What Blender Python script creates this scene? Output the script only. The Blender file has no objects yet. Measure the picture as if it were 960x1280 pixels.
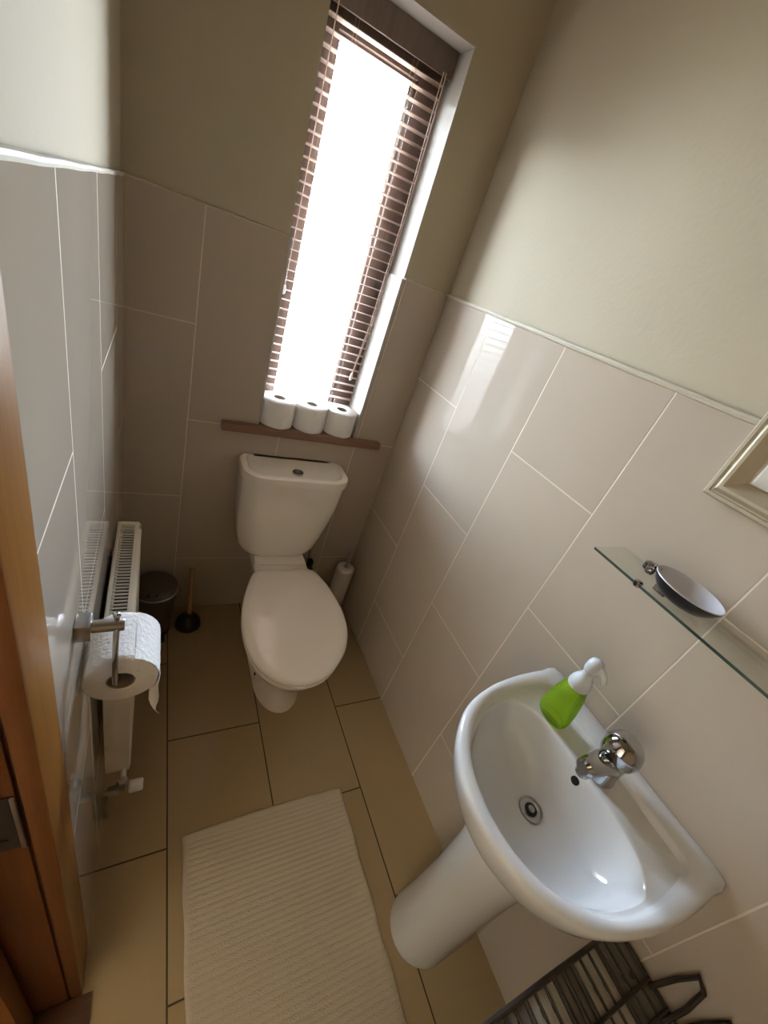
import bpy, bmesh, math, random
from math import sin, cos, pi, radians
from mathutils import Vector, Matrix
random.seed(7)
S = bpy.context.scene
C = S.collection

# ------------------------------------------------------------------ room measures (metres)
W = 0.9555          # room width, left wall x=0, right wall x=W, window wall y=0
H = 1.4707          # top of the wall tiles
CEIL = 2.42
YF = -2.10          # wall behind the camera
L0, LS = 0.2769, 0.30
TW = 0.3041
WX0, WX1 = 0.394, 0.780      # window opening
WZ0, WZ1 = 0.868, 2.03
DY0, DY1, DZ = -1.096, -1.86, 2.02   # door opening in the left wall

# ------------------------------------------------------------------ materials
def mat(name, color, rough=0.5, metal=0.0, spec=0.5, coat=0.0, noise=0.0, nscale=20.0, bump=0.0, bscale=60.0, trans=0.0, ior=1.45, stretch=None):
    m = bpy.data.materials.new(name); m.use_nodes = True
    nt = m.node_tree; b = nt.nodes['Principled BSDF']
    b.inputs['Base Color'].default_value = (*color, 1)
    b.inputs['Roughness'].default_value = rough
    b.inputs['Metallic'].default_value = metal
    b.inputs['Specular IOR Level'].default_value = spec
    b.inputs['Coat Weight'].default_value = coat
    b.inputs['Coat Roughness'].default_value = 0.05
    b.inputs['Transmission Weight'].default_value = trans
    b.inputs['IOR'].default_value = ior
    if noise or bump:
        tc = nt.nodes.new('ShaderNodeTexCoord')
        mp = nt.nodes.new('ShaderNodeMapping')
        if stretch: mp.inputs['Scale'].default_value = stretch
        nt.links.new(tc.outputs['Object'], mp.inputs['Vector'])
    if noise:
        n = nt.nodes.new('ShaderNodeTexNoise'); n.inputs['Scale'].default_value = nscale; n.inputs['Detail'].default_value = 5
        nt.links.new(mp.outputs[0], n.inputs['Vector'])
        r = nt.nodes.new('ShaderNodeMapRange'); r.inputs['From Min'].default_value = .3; r.inputs['From Max'].default_value = .7
        r.inputs['To Min'].default_value = 1 - noise; r.inputs['To Max'].default_value = 1 + noise
        nt.links.new(n.outputs['Fac'], r.inputs['Value'])
        mx = nt.nodes.new('ShaderNodeVectorMath'); mx.operation = 'SCALE'
        mx.inputs[0].default_value = color
        nt.links.new(r.outputs[0], mx.inputs['Scale'])
        nt.links.new(mx.outputs[0], b.inputs['Base Color'])
    if bump:
        n2 = nt.nodes.new('ShaderNodeTexNoise'); n2.inputs['Scale'].default_value = bscale; n2.inputs['Detail'].default_value = 4
        nt.links.new(mp.outputs[0], n2.inputs['Vector'])
        bp = nt.nodes.new('ShaderNodeBump'); bp.inputs['Strength'].default_value = bump; bp.inputs['Distance'].default_value = .004
        nt.links.new(n2.outputs['Fac'], bp.inputs['Height'])
        nt.links.new(bp.outputs[0], b.inputs['Normal'])
    return m

def tile_mat(name, uax, usign, u0, vax, v0, tile_col, grout_col, parity=0, rough=.1, gw=.0032, spec=.20, tw=TW, coat=0.0):
    """half-bond 300 x 600 tiles in world coordinates: u across columns, v along the long side"""
    m = bpy.data.materials.new(name); m.use_nodes = True
    nt = m.node_tree; N = nt.nodes.new; Lk = nt.links.new
    b = nt.nodes['Principled BSDF']
    tc = N('ShaderNodeTexCoord'); sp = N('ShaderNodeSeparateXYZ'); Lk(tc.outputs['Object'], sp.inputs[0])
    def M(op, a, bb=None, c=None):
        n = N('ShaderNodeMath'); n.operation = op
        for i, v in enumerate((a, bb, c)):
            if v is None: continue
            if isinstance(v, (int, float)): n.inputs[i].default_value = v
            else: Lk(v, n.inputs[i])
        return n.outputs[0]
    U = M('MULTIPLY', sp.outputs[uax], usign)
    u = M('DIVIDE', M('SUBTRACT', U, u0), tw)
    col = M('FLOOR', u)
    par = M('MODULO', M('ADD', M('ADD', col, parity), 100), 2)
    v = M('DIVIDE', M('SUBTRACT', M('SUBTRACT', sp.outputs[vax], v0), M('MULTIPLY', par, LS)), 2*LS)
    fu = M('FRACT', u); fv = M('FRACT', v)
    du = M('MULTIPLY', M('MINIMUM', fu, M('SUBTRACT', 1, fu)), tw)
    dv = M('MULTIPLY', M('MINIMUM', fv, M('SUBTRACT', 1, fv)), 2*LS)
    d = M('MINIMUM', du, dv)
    mask = N('ShaderNodeMapRange'); mask.inputs['From Min'].default_value = gw*.35; mask.inputs['From Max'].default_value = gw*.65
    Lk(d, mask.inputs['Value'])
    wn = N('ShaderNodeTexWhiteNoise'); wn.noise_dimensions = '2D'
    cmb = N('ShaderNodeCombineXYZ'); Lk(col, cmb.inputs[0]); Lk(M('FLOOR', v), cmb.inputs[1]); Lk(cmb.outputs[0], wn.inputs['Vector'])
    nz = N('ShaderNodeTexNoise'); nz.inputs['Scale'].default_value = 9; nz.inputs['Detail'].default_value = 6
    Lk(tc.outputs['Object'], nz.inputs['Vector'])
    k = M('ADD', M('ADD', .955, M('MULTIPLY', wn.outputs['Value'], .05)), M('MULTIPLY', nz.outputs['Fac'], .06))
    vm = N('ShaderNodeVectorMath'); vm.operation = 'SCALE'; vm.inputs[0].default_value = tile_col; Lk(k, vm.inputs['Scale'])
    mx = N('ShaderNodeMix'); mx.data_type = 'RGBA'
    Lk(mask.outputs[0], mx.inputs[0]); mx.inputs[6].default_value = (*grout_col, 1); Lk(vm.outputs[0], mx.inputs[7])
    Lk(mx.outputs[2], b.inputs['Base Color'])
    rr = N('ShaderNodeMapRange'); rr.inputs['To Min'].default_value = .8; rr.inputs['To Max'].default_value = rough
    Lk(mask.outputs[0], rr.inputs['Value']); Lk(rr.outputs[0], b.inputs['Roughness'])
    b.inputs['Specular IOR Level'].default_value = spec
    b.inputs['Coat Weight'].default_value = coat; b.inputs['Coat Roughness'].default_value = .04
    bp = N('ShaderNodeBump'); bp.inputs['Strength'].default_value = .5; bp.inputs['Distance'].default_value = .0012
    wv = N('ShaderNodeTexNoise'); wv.inputs['Scale'].default_value = 3.5; Lk(tc.outputs['Object'], wv.inputs['Vector'])
    Lk(M('ADD', mask.outputs[0], M('MULTIPLY', wv.outputs['Fac'], .25)), bp.inputs['Height'])
    Lk(bp.outputs[0], b.inputs['Normal'])
    return m

TILE = (.455, .388, .315)
GROUT = (.68, .61, .50)
m_tb = tile_mat('tile_back', 0, 1, .1771, 2, L0, TILE, GROUT, parity=0, rough=.07)
m_tr = tile_mat('tile_right', 1, -1, .2902, 2, L0, TILE, GROUT, parity=0, rough=.03, spec=.24)
m_tl = tile_mat('tile_left', 1, -1, .2180, 2, L0, TILE, GROUT, parity=1, rough=.05, spec=.55)
m_fl = tile_mat('tile_floor', 0, 1, .1621, 1, -.5842, (.35, .255, .140), (.06, .04, .022), parity=0, rough=.22, gw=.004, tw=.2947)
m_plaster = mat('cream_plaster', (.485, .43, .325), .85, spec=.2, noise=.03, nscale=3, bump=.12, bscale=90)
m_frontwall = mat('front_wall_bounce', (.42, .27, .13), .85, spec=.2, bump=.1)  # unseen wall, its warm brown chosen for the light it bounces back
m_reveal = mat('reveal_paint', (.46, .435, .39), .8, spec=.2, bump=.1, bscale=70)
m_ceil = mat('ceiling_paint', (.62, .50, .34), .9, spec=.2)
m_bead = mat('filler_bead', (.52, .465, .365), .6, noise=.05, nscale=30, bump=.15, bscale=40)
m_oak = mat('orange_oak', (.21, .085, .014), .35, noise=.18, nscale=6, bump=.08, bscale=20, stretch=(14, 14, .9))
m_lining_shade = mat('shaded_oak_lining', (.115, .036, .006), .4, noise=.18, nscale=6, bump=.08, bscale=20, stretch=(14, 14, .9))  # same oak as the architrave, shade of the door reveal put into the colour
m_oakleaf = mat('oak_leaf', (.19, .07, .010), .35, noise=.15, nscale=5, stretch=(10, 10, .7))
m_hallwood = mat('dark_red_wood', (.07, .03, .014), .4, noise=.2, nscale=5, stretch=(1, 9, 9))
m_sill = mat('sill_wood', (.23, .125, .08), .4, noise=.15, nscale=6, stretch=(1.2, 16, 16))
m_frame = mat('window_frame_wood', (.175, .125, .10), .5, noise=.12, nscale=6, stretch=(12, 12, 1))
m_slat = mat('slat_wood', (.52, .40, .34), .45, noise=.08, nscale=5, stretch=(1.5, 20, 20))
m_cord = mat('blind_cord', (.55, .40, .32), .7)
m_white_pl = mat('white_plastic', (.8, .8, .78), .3)
m_ceramic = mat('white_ceramic', (.69, .69, .68), .08, spec=.55)
m_toilet = mat('cream_ceramic', (.82, .77, .69), .08, spec=.55)
m_seat = mat('seat_plastic', (.86, .81, .73), .12, spec=.5)
m_chrome = mat('chrome', (.47, .47, .48), .07, metal=1)
m_steel = mat('brushed_steel', (.48, .46, .43), .28, metal=1)
m_hinge = mat('dark_hinge', (.045, .036, .028), .5, metal=.5)
m_dark = mat('dark_void', (.012, .011, .010), .5)
m_black = mat('black_rubber', (.012, .012, .013), .32)
m_rad = mat('radiator_enamel', (.74, .69, .58), .3)
m_radin = mat('radiator_inside_shade', (.025, .022, .02), .7)  # near black: the shade inside the casing is put into the colour
m_paper = mat('toilet_paper', (.86, .85, .83), .95, spec=.1, bump=.7, bscale=130)
m_core = mat('cardboard', (.33, .27, .21), .9, spec=.1)
m_mat = mat('white_towelling', (.66, .56, .43), .95, spec=.1, bump=1.0, bscale=420)
m_bin = mat('brown_bin', (.10, .075, .055), .35, noise=.08, nscale=20)
m_binrim = mat('bin_rim', (.32, .29, .26), .3, metal=.6)
m_stick = mat('plunger_wood', (.40, .22, .09), .5, noise=.12, nscale=8, stretch=(14, 14, 1))
m_brush = mat('brush_ceramic', (.62, .56, .50), .25)
m_gold = mat('champagne_frame', (.50, .44, .33), .36, metal=.35, noise=.06, nscale=12)
m_mirror = mat('mirror_glass', (.86, .88, .86), .02, metal=1)
m_dishin = mat('dish_inside', (.62, .62, .66), .25)
m_dishout = mat('dish_outside', (.012, .012, .016), .3)
m_pump = mat('pump_plastic', (.80, .84, .88), .22, trans=.25)
m_wire = mat('dark_wire', (.03, .022, .016), .5, noise=.2, nscale=40)
m_slatpale = mat('weathered_slat', (.33, .29, .23), .8, noise=.2, nscale=14, stretch=(10, 1, 10))
m_slatdark = mat('dark_slat', (.13, .11, .09), .8, noise=.25, nscale=14, stretch=(10, 1, 10))
m_lawn = mat('garden_ground', (.30, .36, .22), .95, spec=.1, noise=.25, nscale=4)
m_rust = mat('rust_cloth', (.26, .09, .045), .9, noise=.2, nscale=30)

def clear_mat(name, tint, gloss=.06, edge=None):
    m = bpy.data.materials.new(name); m.use_nodes = True
    nt = m.node_tree; nt.nodes.clear(); N = nt.nodes.new
    o = N('ShaderNodeOutputMaterial'); mx = N('ShaderNodeMixShader'); t = N('ShaderNodeBsdfTransparent'); g = N('ShaderNodeBsdfGlossy')
    t.inputs[0].default_value = (*tint, 1); g.inputs['Roughness'].default_value = .02
    lw = N('ShaderNodeLayerWeight'); lw.inputs['Blend'].default_value = .5
    pw = N('ShaderNodeMath'); pw.operation = 'POWER'; pw.inputs[1].default_value = 5; nt.links.new(lw.outputs['Facing'], pw.inputs[0])
    fr = N('ShaderNodeMath'); fr.operation = 'MULTIPLY_ADD'; fr.inputs[1].default_value = .95; fr.inputs[2].default_value = .04; nt.links.new(pw.outputs[0], fr.inputs[0])
    nt.links.new(fr.outputs[0], mx.inputs[0]); nt.links.new(t.outputs[0], mx.inputs[1]); nt.links.new(g.outputs[0], mx.inputs[2])
    nt.links.new(mx.outputs[0], o.inputs[0])
    return m
m_pane = clear_mat('window_glass', (.97, .98, .98))
m_shelfglass = clear_mat('shelf_glass', (.955, .97, .955))
m_glassedge = mat('green_glass_edge', (.03, .055, .043), .1, spec=.6)
def liquid_mat():
    m = bpy.data.materials.new('green_soap'); m.use_nodes = True
    nt = m.node_tree; b = nt.nodes['Principled BSDF']; N = nt.nodes.new
    b.inputs['Base Color'].default_value = (.40, .62, .05, 1); b.inputs['Roughness'].default_value = .06
    b.inputs['Subsurface Weight'].default_value = 0
    t = N('ShaderNodeBsdfTransparent'); t.inputs[0].default_value = (.68, .88, .16, 1)
    rf = N('ShaderNodeBsdfRefraction'); rf.inputs['Color'].default_value = (.70, .90, .18, 1); rf.inputs['IOR'].default_value = 1.33; rf.inputs['Roughness'].default_value = .04
    m1 = N('ShaderNodeMixShader'); m1.inputs[0].default_value = .45
    nt.links.new(t.outputs[0], m1.inputs[1]); nt.links.new(rf.outputs[0], m1.inputs[2])
    mx = N('ShaderNodeMixShader'); mx.inputs[0].default_value = .30
    nt.links.new(m1.outputs[0], mx.inputs[1]); nt.links.new(b.outputs[0], mx.inputs[2])
    nt.links.new(mx.outputs[0], nt.nodes['Material Output'].inputs[0])
    return m
m_soap = liquid_mat()

# ------------------------------------------------------------------ mesh helpers
class MB:
    def __init__(s): s.v = []; s.f = []; s.m = []
    def add(s, v, f, mi=0):
        o = len(s.v); s.v += [tuple(p) for p in v]; s.f += [tuple(i+o for i in q) for q in f]; s.m += [mi]*len(f); return s
    def box(s, x0, x1, y0, y1, z0, z1, bev=0.0, mi=0, seg=2):
        bm = bmesh.new(); bmesh.ops.create_cube(bm, size=1)
        for v in bm.verts:
            v.co = Vector(((x0+x1)/2+v.co.x*(x1-x0), (y0+y1)/2+v.co.y*(y1-y0), (z0+z1)/2+v.co.z*(z1-z0)))
        if bev: bmesh.ops.bevel(bm, geom=bm.edges[:], offset=bev, segments=seg, profile=.6, affect='EDGES')
        return s.bm(bm, mi)
    def bm(s, bm, mi=0):
        bm.verts.index_update()
        s.add([v.co[:] for v in bm.verts], [[v.index for v in f.verts] for f in bm.faces], mi); bm.free(); return s
    def loft(s, rings, cap0=True, cap1=True, mi=0):
        n = len(rings[0]); v = [p for r in rings for p in r]; f = []
        for k in range(len(rings)-1):
            for i in range(n):
                j = (i+1) % n
                f.append((k*n+i, k*n+j, (k+1)*n+j, (k+1)*n+i))
        if cap0: f.append(tuple(reversed(range(n))))
        if cap1: f.append(tuple((len(rings)-1)*n+i for i in range(n)))
        return s.add(v, f, mi)
    def lathe(s, prof, c=(0, 0, 0), n=40, axis='z', cap0=True, cap1=True, mi=0, sy=1.0):
        rings = []
        for r, h in prof:
            ring = []
            for i in range(n):
                a = 2*pi*i/n; p = (r*cos(a), r*sin(a)*sy, h)
                if axis == 'y': p = (p[0], h, p[1])
                if axis == 'x': p = (h, p[0], p[1])
                ring.append((p[0]+c[0], p[1]+c[1], p[2]+c[2]))
            rings.append(ring)
        return s.loft(rings, cap0, cap1, mi)
    def tube(s, pts, r, n=10, mi=0, closed=False):
        pts = [Vector(p) for p in pts]; rings = []; up = None
        m = len(pts)
        for i, p in enumerate(pts):
            if closed: t = (pts[(i+1) % m]-pts[i-1]).normalized()
            else: t = (pts[min(i+1, m-1)]-pts[max(i-1, 0)]).normalized()
            if up is None:
                up = Vector((0, 0, 1)) if abs(t.z) < .9 else Vector((1, 0, 0))
            a = (up - t*up.dot(t)).normalized(); bb = t.cross(a); up = a
            rr = r(i/(m-1)) if callable(r) else r
            rings.append([p + a*rr*cos(2*pi*k/n) + bb*rr*sin(2*pi*k/n) for k in range(n)])
        if closed:
            rings.append(rings[0]); return s.loft(rings, False, False, mi)
        return s.loft(rings, True, True, mi)
    def xf(s, M):
        s.v = [tuple(M @ Vector(p)) for p in s.v]; return s
    def build(s, name, mats, parent=None, smooth=True, ang=35, origin=None):
        me = bpy.data.meshes.new(name)
        vv = s.v
        if origin: vv = [(p[0]-origin[0], p[1]-origin[1], p[2]-origin[2]) for p in s.v]
        me.from_pydata(vv, [], s.f)
        bm = bmesh.new(); bm.from_mesh(me)
        bmesh.ops.remove_doubles(bm, verts=bm.verts, dist=1e-6)
        bmesh.ops.recalc_face_normals(bm, faces=bm.faces); bm.to_mesh(me); bm.free()
        ml = mats if isinstance(mats, (list, tuple)) else [mats]
        for x in ml: me.materials.append(x)
        if len(ml) > 1 and len(me.polygons) == len(s.m):
            for p, i in zip(me.polygons, s.m): p.material_index = i
        if smooth:
            for p in me.polygons: p.use_smooth = True
            me.set_sharp_from_angle(angle=radians(ang))
        o = bpy.data.objects.new(name, me); C.objects.link(o)
        if parent: o.parent = parent
        if origin:
            o.location = origin
        return o

def tag(o, label, cat, group=None):
    o['label'] = label; o['category'] = cat
    if group: o['group'] = group
    return o
def thing(name, label, cat, loc=(0, 0, 0), group=None):
    o = bpy.data.objects.new(name, None); C.objects.link(o); o.location = loc; o.empty_display_size = .05
    return tag(o, label, cat, group)
def part(name, mb, m, parent, **k):
    """mesh given in world coordinates, parented to an Empty that may sit away from the origin"""
    o = mb.build(name, m, None, **k)
    P = Vector((0, 0, 0)); q = parent
    while q: P = P + q.location; q = q.parent
    o.parent = parent; o.location = o.location - P
    return o
def struct(name, mb, m, parent=None, **k):
    o = mb.build(name, m, parent, **k)
    if parent is None: o['kind'] = 'structure'
    return o

def cat_closed(pts, n):
    """closed Catmull-Rom through 2-D points, n samples"""
    m = len(pts); out = []
    for s in range(n):
        t = s*m/n; i = int(t); u = t-i
        p0, p1, p2, p3 = (pts[(i+k-1) % m] for k in range(4))
        out.append(tuple(.5*((2*b)+(-a+c)*u+(2*a-5*b+4*c-d)*u*u+(-a+3*b-3*c+d)*u**3) for a, b, c, d in zip(p0, p1, p2, p3)))
    return out
def polar(pts, c, n=96, dense=400, r=None):
    """star sampling of a closed outline around c"""
    P = cat_closed(pts, dense); out = []
    for i in range(n):
        a = 2*pi*i/n; dx, dy = cos(a), sin(a); best = 0
        for k in range(dense):
            x1, y1 = P[k][0]-c[0], P[k][1]-c[1]; x2, y2 = P[(k+1) % dense][0]-c[0], P[(k+1) % dense][1]-c[1]
            ex, ey = x2-x1, y2-y1; den = dx*ey-dy*ex
            if abs(den) < 1e-12: continue
            t = (x1*ey-y1*ex)/den; u = (x1*dy-y1*dx)/den
            if t > 0 and -1e-6 <= u <= 1+1e-6: best = max(best, t)
        out.append((c[0]+dx*best, c[1]+dy*best))
    return out
def inset(ring, c, d):
    out = []
    for x, y in ring:
        l = math.hypot(x-c[0], y-c[1]); k = max(0, (l-d)/l); out.append((c[0]+(x-c[0])*k, c[1]+(y-c[1])*k))
    return out
def scale(ring, c, k, cc=None):
    cc = cc or c
    return [(cc[0]+(x-c[0])*k, cc[1]+(y-c[1])*k) for x, y in ring]
def at(ring, z): return [(x, y, z) for x, y in ring]
def rrect(x0, x1, y0, y1, r, n=6):
    """rounded rectangle; r = (r at y1 side, r at y0 side)"""
    ra, rb = r if isinstance(r, tuple) else (r, r); out = []
    for cx, cy, a0, rr in ((x1-ra, y1-ra, 0, ra), (x0+ra, y1-ra, pi/2, ra), (x0+rb, y0+rb, pi, rb), (x1-rb, y0+rb, 1.5*pi, rb)):
        for k in range(n+1):
            a = a0+pi/2*k/n; out.append((cx+rr*cos(a), cy+rr*sin(a)))
    return out

# ------------------------------------------------------------------ room shell
T = .009   # tiles stand this far proud of the plaster
OUT = .16  # wall thickness
f = MB().box(-.012, W+OUT, YF-OUT, .01, -.08, 0); struct('floor', f, m_fl, smooth=False)
f = MB().box(-OUT, W+OUT, YF-OUT, OUT+.04, CEIL, CEIL+.08); struct('ceiling', f, m_ceil, smooth=False)
# window wall
RD = .215
b = MB()
b.box(-OUT, WX0, T, RD, -.08, CEIL); b.box(WX1, W+OUT, T, RD, -.08, CEIL)
b.box(WX0, WX1, T, RD, -.08, WZ0); b.box(WX0, WX1, T, RD, WZ1, CEIL)
wall_back = struct('wall_back', b, m_plaster, smooth=False)
b = MB()
b.box(0, WX0, 0, T, 0, H); b.box(WX1-.003, W, 0, T, 0, H); b.box(WX0, WX1-.003, 0, T, 0, WZ0)
struct('wall_tiles', b, m_tb, wall_back, smooth=False)
# right wall
b = MB().box(W+T, W+OUT, YF-OUT, RD, -.08, CEIL); wall_right = struct('wall_right', b, m_plaster, smooth=False)
b = MB().box(W, W+T, YF, 0, 0, H); struct('wall_tiles', b, m_tr, wall_right, smooth=False)
# left wall with door opening
b = MB()
b.box(-OUT+.02, -T, DY0, RD, -.08, CEIL); b.box(-OUT+.02, -T, YF-OUT, DY1, -.08, CEIL); b.box(-OUT+.02, -T, DY1, DY0, DZ, CEIL)
wall_left = struct('wall_left', b, m_plaster, smooth=False)
b = MB().box(-T, 0, -1.022, 0, 0, H); struct('wall_tiles', b, m_tl, wall_left, smooth=False)
b = MB().box(-OUT, W+OUT, YF-OUT, YF, -.08, CEIL); struct('wall_front', b, m_frontwall, smooth=False)
# filler bead on the top edge of the tiles
def bead(pts, r): return MB().tube(pts, r, 8)
n = 40
struct('trim_1', bead([(-.003, -1.022+1.022*i/n, H+.0005+.0004*sin(i*.8)) for i in range(n+1)], .0045), m_bead)
struct('trim_2', bead([(WX0*i/n, .004, H+.001*sin(i*1.9)) for i in range(n+1)], .0045), m_bead)
struct('trim_3', bead([(WX1+(W-WX1)*i/n, .004, H+.001*sin(i*2.9)) for i in range(n+1)], .0045), m_bead)
struct('trim_4', bead([(W-.001, 0+(YF)*i/90, H+.0005+.0003*sin(i*.7)) for i in range(91)], .0062), m_bead)

# ------------------------------------------------------------------ window
win = bpy.data.objects.new('window_1', None); C.objects.link(win); win['kind'] = 'structure'; win.location = ((WX0+WX1)/2, .15, WZ0)
FY0, FY1 = .130, .185
b = MB()
b.box(WX0, WX0+.062, FY0, FY1, WZ0, WZ1, .004); b.box(WX1-.080, WX1, FY0, FY1, WZ0, WZ1, .004)
b.box(WX0+.062, WX1-.080, FY0, FY1, WZ0, WZ0+.075, .004); b.box(WX0+.062, WX1-.080, FY0, FY1, WZ1-.085, WZ1, .004)
part('window_frame', b, m_frame, win)
b = MB()   # glazing bead
for x0, x1, z0, z1 in ((WX0+.062, WX0+.072, WZ0+.075, WZ1-.085), (WX1-.090, WX1-.080, WZ0+.075, WZ1-.085),
                       (WX0+.072, WX1-.09, WZ0+.075, WZ0+.085), (WX0+.072, WX1-.09, WZ1-.095, WZ1-.085)):
    b.box(x0, x1, FY0+.012, FY1-.012, z0, z1, .002)
part('glazing_bead', b, m_frame, win)
part('window_pane', MB().box(WX0+.07, WX1-.088, .156, .160, WZ0+.083, WZ1-.093), m_pane, win, smooth=False)
b = MB()
b.box(WX0, WX0+.002, T, FY0, WZ0, WZ1); b.box(WX1-.002, WX1, T, FY0, WZ0, WZ1); b.box(WX0, WX1, T, FY0, WZ1-.002, WZ1)
part('window_reveal', b, m_reveal, win, smooth=False)
b = MB()   # tiled lower half of the reveal stands proud of the plaster above
b.box(WX0, WX0+.009, 0, FY0, WZ0, H, .001); b.box(WX1-.012, WX1, 0, FY0, WZ0, H, .001)
part('reveal_tiles', b, m_reveal, win)
b = MB(); zs0, zs1 = .868, .896
b.loft([at(rrect(.278, .880, -.031, FY0, (.001, .012)), z) if i in (1, 2) else at(rrect(.281, .877, -.028, FY0, (.001, .010)), z)
        for i, z in enumerate((zs0, zs0+.004, zs1-.004, zs1))])
# board is full width only in front of the wall: keep the part in the reveal narrow
b = MB()
for x0, x1, y0, y1 in ((.278, .880, -.031, -.001), (WX0, WX1, -.001, FY0)):
    b.box(x0, x1, y0, y1, zs0, zs1, .004)
part('window_sill', b, m_sill, win)

# ------------------------------------------------------------------ venetian blind
SX0, SX1 = WX0+.013, WX1-.016
BY = .1115
bl = thing('venetian_blind', 'brown wooden venetian blind hanging open in front of the bright window', 'blind', ((SX0+SX1)/2, BY, WZ1))
part('headrail', MB().box(SX0-.004, SX1+.004, BY-.022, BY+.022, WZ1-.045, WZ1-.002, .003), m_frame, bl)
part('valance', MB().box(SX0-.006, SX1+.006, BY-.034, BY-.026, WZ1-.062, WZ1-.003, .002), m_frame, bl)
zb = WZ0+.052
ns = 36; pitch = (WZ1-.075-zb)/ns
sw, st = .0128, .0011
for i in range(1, ns+1):
    z = zb+i*pitch
    ring0 = []; prof = []
    for k in range(9):
        t = -1+k/4; prof.append((t*sw, .0016*(1-t*t)))
    sec = [(y, h+st) for y, h in prof] + [(y, h-st) for y, h in reversed(prof)]
    tilt = radians(-3)
    mb = MB().loft([[(x, BY+y*cos(tilt)-h*sin(tilt), z+y*sin(tilt)+h*cos(tilt)) for y, h in sec] for x in (SX0, SX1)])
    part('slat', mb, m_slat, bl)
part('bottom_rail', MB().box(SX0, SX1, BY-.017, BY+.017, zb-.012, zb+.004, .004), m_slat, bl)
for x in (SX0+.085, SX1-.095):
    b = MB()
    for dy in (-.0175, .0175):
        b.tube([(x, BY+dy, zb), (x, BY+dy, (zb+WZ1)/2), (x, BY+dy, WZ1-.04)], .0008, 6)
    for i in range(1, ns+1):
        z = zb+i*pitch-.0022; b.tube([(x, BY-.0175, z), (x, BY+.0175, z)], .0005, 5)
    part('ladder_cord', b, m_cord, bl)
x = SX1-.022
b = MB().tube([(x+.002, .060, WZ1-.06), (x+.004, .062, 1.6), (x-.002, .066, 1.3), (x-.022, .070, 1.115)], .0016, 8)
b.tube([(x-.006, .062, WZ1-.06), (x-.001, .064, 1.6), (x-.008, .068, 1.3), (x-.024, .071, 1.115)], .0014, 8)
pc = part('pull_cord', b, m_cord, bl)
b = MB().lathe([(.0018, .024), (.004, .018), (.0055, .004), (.004, -.004), (.001, -.006)], (x-.023, .0705, 1.098), 16)
part('tassel', b, m_white_pl, pc)
b = MB().tube([(SX0+.020, .064, WZ1-.06), (SX0+.018, .066, 1.7), (SX0+.016, .066, 1.46), (SX0+.013, .066, 1.33)], .0013, 8)
tc_ = part('tilt_cord', b, m_cord, bl)
b = MB().lathe([(.0018, .02), (.0045, .014), (.0058, .002), (.004, -.006), (.001, -.008)], (SX0+.013, .066, 1.322), 16)
part('tassel', b, m_white_pl, tc_)

# ------------------------------------------------------------------ toilet rolls
def roll_mesh(R, r, h, seed, axis='z'):
    rnd = random.Random(seed); b = MB()
    ph = rnd.random()*6
    prof = [(r, 0), (R-.004, 0), (R-.0005, .003), (R, .010), (R+.0004, h*.35), (R-.0004, h*.65), (R, h-.010), (R-.0005, h-.003), (R-.004, h), (r, h)]
    rings = []
    for q, z in prof:
        rings.append([((q+(.0009*sin(3*a+ph)+.0005*sin(7*a+2*ph) if q > r*1.5 else 0))*cos(a), (q+(.0009*sin(3*a+ph) if q > r*1.5 else 0))*sin(a), z)
                      for a in (2*pi*i/56 for i in range(56))])
    rings.append(rings[0])
    b.loft(rings, False, False); return b
def core_mesh(r, h):
    b = MB(); n = 32
    R2 = r-.0015
    b.loft([[(q*cos(2*pi*i/n), q*sin(2*pi*i/n), z) for i in range(n)] for q, z in ((r, .001), (r, h-.001), (R2, h-.001), (R2, .001), (r, .001))], False, False)
    return b
rolls = [(.4645, .033, .097, 'white toilet roll on the windowsill, leftmost of three and under the blind corner'),
         (.5840, .031, .094, 'white toilet roll on the windowsill, middle one of three in a row'),
         (.7040, .032, .093, 'white toilet roll on the windowsill, rightmost of three beside the tiled reveal')]
for i, (x, y, h, lab) in enumerate(rolls):
    t = thing('toilet_roll', lab, 'toilet roll', (x, y, zs1), 'spare toilet rolls on the windowsill')
    roll_mesh(.0605, .0215, h, i).build('paper', m_paper, t, ang=50)
    core_mesh(.0213, h).build('core', m_core, t)

# ------------------------------------------------------------------ toilet
TX = .547
to = thing('toilet', 'white close-coupled toilet with lid closed under the window', 'toilet', (TX, -.3, 0))
def cring(hw, y0, z, r):
    cx = TX-.014*min(1, max(0, (.73-z)/.25))
    return at(rrect(cx-hw, cx+hw, y0, -.004, (.026, r*1.35), 10), z)
b = MB().loft([cring(.092, -.130, .4015, .05), cring(.113, -.143, .404, .055), cring(.130, -.150, .412, .055), cring(.145, -.155, .428, .05), cring(.156, -.158, .452, .048),
               cring(.167, -.160, .50, .046), cring(.179, -.162, .58, .044), cring(.187, -.162, .66, .042), cring(.1925, -.163, .744, .05)])
part('cistern', b, m_toilet, to)
b = MB().loft([cring(.192, -.164, .742, .05), cring(.1975, -.171, .745, .055), cring(.1985, -.172, .765, .055), cring(.196, -.170, .775, .054),
               cring(.190, -.164, .779, .052), cring(.176, -.150, .7785, .045), cring(.170, -.144, .773, .042), cring(.165, -.139, .772, .04)])
lid = part('cistern_lid', b, m_toilet, to)
b = MB().lathe([(.0205, .770), (.0205, .777), (.0200, .7790), (.0160, .7790), (.0150, .775), (.0145, .774)], (TX-.003, -.108, 0), 36)
fb = part('flush_button', b, m_chrome, lid)
part('button_gap', MB().lathe([(.0150, .7738), (.0150, .7746), (.003, .7747)], (TX-.003, -.108, 0), 32), m_dark, fb)
b = MB().lathe([(.0120, .772), (.0120, .7790), (.0105, .7805), (.003, .7808)], (TX-.003, -.108, 0), 32, sy=1)
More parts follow.
